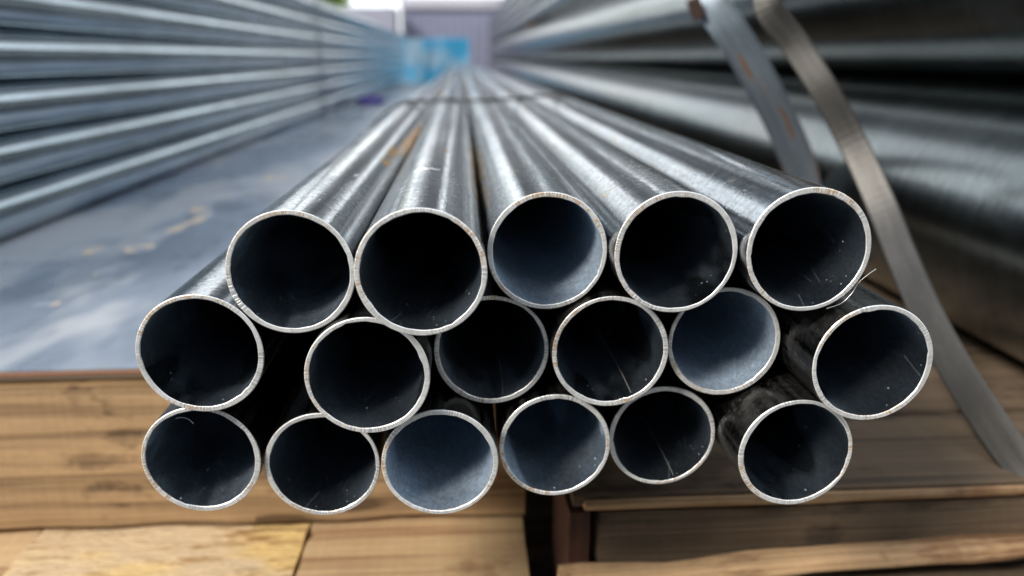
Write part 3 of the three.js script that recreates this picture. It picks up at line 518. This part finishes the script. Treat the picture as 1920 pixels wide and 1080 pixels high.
{
  // unseen dark wall added behind the viewpoint to cut skylight into the bores
  const t = thing('added_dark_wall', 'unseen dark corrugated wall added behind the viewpoint to darken the bores', 'light_blocker', V(0, 0, 5.2));
  const sh = new THREE.Shape(), W = 30, n = 120; sh.moveTo(-W / 2, 0.4); for (let i = 0; i <= n; i++) { const x = -W / 2 + i * W / n; sh.lineTo(x, i % 2 ? 0.03 : 0); } sh.lineTo(W / 2, 0.4); sh.closePath();
  const g = new THREE.ExtrudeGeometry(sh, { depth: 5.5, bevelEnabled: false }); g.rotateX(-Math.PI / 2); g.scale(1, 1, -1);
  const i = g.index, pa = g.attributes.position.array; if (!i) for (let k = 0; k < pa.length; k += 9) for (let q = 0; q < 3; q++) { const v = pa[k + q]; pa[k + q] = pa[k + 3 + q]; pa[k + 3 + q] = v; } g.computeVertexNormals();
  mesh('wall', g, new THREE.MeshStandardMaterial({ name: 'dark_sheet', color: new THREE.Color(0.05, 0.055, 0.05), roughness: 0.7 }), t);
  const e = new RoundedBoxGeometry(W + 0.4, 0.16, 0.9, 2, 0.02); e.translate(0, 5.59, 0.2); mesh('wall_cap', e, new THREE.MeshStandardMaterial({ name: 'wall_cap_sheet', color: new THREE.Color(0.10, 0.10, 0.10), roughness: 0.6 }), t);
}
{
  // open-sided roof over the aisle, above the frame: the pipes mirror its pale underside between two strips of sky
  const t = thing('aisle_roof', 'long pale translucent roof over the aisle, above the top of the picture', 'roof', V(0, H, -3.6));
  const W = 2.6, L = 34, n = 26, sh = new THREE.Shape(), pts = []; for (let i = 0; i <= n; i++) pts.push([-W / 2 + i * W / n, (i % 2 ? 0.04 : 0) + 0.25 * Math.cos((i / n - 0.5) * Math.PI)]);
  sh.moveTo(...pts[0]); for (const q of pts.slice(1)) sh.lineTo(...q); for (const q of pts.slice().reverse()) sh.lineTo(q[0], q[1] + 0.004); sh.closePath();
  const g = new THREE.ExtrudeGeometry(sh, { depth: L, bevelEnabled: false }); g.translate(0, 3.0, -L);
  mesh('roof_sheet', g, new THREE.MeshPhysicalMaterial({ name: 'translucent_sheet', color: new THREE.Color(0.46, 0.49, 0.52), roughness: 1, transmission: 0.4, thickness: 0, side: THREE.DoubleSide }), t);
  for (const z of [-3.4, -14.4]) for (const x of [-1.25, 1.25]) { const c = new THREE.CylinderGeometry(0.06, 0.06, 4.0, 16); c.translate(x, 1.0, z); mesh('post', c, new THREE.MeshStandardMaterial({ name: 'post_paint', color: new THREE.Color(0.25, 0.26, 0.28), roughness: 0.5 }), t); }
}
{
  // purple rag at the foot of the left stack
  const g = new THREE.SphereGeometry(1, 32, 20), p = g.attributes.position;
  for (let i = 0; i < p.count; i++) { const v = V(p.getX(i), p.getY(i), p.getZ(i)), k = 1 + 0.28 * noise.noise(v.x * 3, v.y * 3, v.z * 3) + 0.12 * noise.noise(v.x * 9, v.y * 9, v.z * 9); p.setXYZ(i, v.x * 0.075 * k, Math.max(-0.004, v.y * 0.03 * k), v.z * 0.22 * k); }
  g.computeVertexNormals();
  const t = tag(mesh('purple_rag', g, new THREE.MeshStandardMaterial({ name: 'purple_cloth', color: new THREE.Color(0.13, 0.09, 0.40), roughness: 0.85, bumpMap: wood.yellow.bumpMap, bumpScale: 0.002 })), 'small crumpled purple rag on the steel sheet beside the left stack', 'rag');
  t.position.set(-0.50, H + PLATE + 0.005, -4.4);
}
{
  // young tree behind the left stack
  const r = rng(97), t = thing('tree', 'lime green tree far behind the top of the left stack', 'tree', V(-5.6, 0, -30));
  const trunk = new THREE.CylinderGeometry(0.09, 0.17, 2.6, 10, 6); trunk.translate(0, 1.3, 0);
  const limbs = [trunk]; for (let k = 0; k < 9; k++) { const a = k * 2.4, c = new THREE.CatmullRomCurve3([V(0, 2.0 + k * 0.08, 0), V(Math.cos(a) * 0.5, 2.7 + k * 0.1, Math.sin(a) * 0.5), V(Math.cos(a) * 1.1, 3.3 + k * 0.16, Math.sin(a) * 1.1)]); limbs.push(new THREE.TubeGeometry(c, 8, 0.035, 6)); }
  mesh('trunk', mergeGeometries(limbs), new THREE.MeshStandardMaterial({ name: 'bark', color: new THREE.Color(0.10, 0.075, 0.055), roughness: 0.95, bumpMap: wood.grey.bumpMap, bumpScale: 0.01 }), t);
  const P = [], N = 9000;
  for (let k = 0; k < N; k++) {
    const b = Math.floor(r() * 22), ba = b * 2.4, br = 0.5 + 0.9 * ((b * 0.37) % 1), by = 2.9 + 1.9 * ((b * 0.61) % 1), rr = 0.55 * Math.cbrt(r()), th = r() * 6.28, ph = Math.acos(2 * r() - 1);
    const c = V(Math.cos(ba) * br + rr * Math.sin(ph) * Math.cos(th), by + rr * Math.cos(ph) * 0.8, Math.sin(ba) * br + rr * Math.sin(ph) * Math.sin(th)), s = 0.06 + 0.05 * r();
    const u = V(r() - 0.5, r() - 0.5, r() - 0.5).normalize(), w = V(r() - 0.5, r() - 0.5, r() - 0.5).cross(u).normalize();
    for (const [p, q] of [[-1, 0], [0, 0.5], [1, 0], [-1, 0], [1, 0], [0, -0.5]]) P.push(c.x + (u.x * p + w.x * q) * s, c.y + (u.y * p + w.y * q) * s, c.z + (u.z * p + w.z * q) * s);
  }
  const g = new THREE.BufferGeometry(); g.setAttribute('position', new THREE.Float32BufferAttribute(P, 3)); g.computeVertexNormals();
  mesh('crown', g, new THREE.MeshPhysicalMaterial({ name: 'lime_leaves', color: new THREE.Color(0.20, 0.34, 0.03), roughness: 0.9, transmission: 0.4, thickness: 0, side: THREE.DoubleSide }), t);
}

renderer.render(scene, camera);
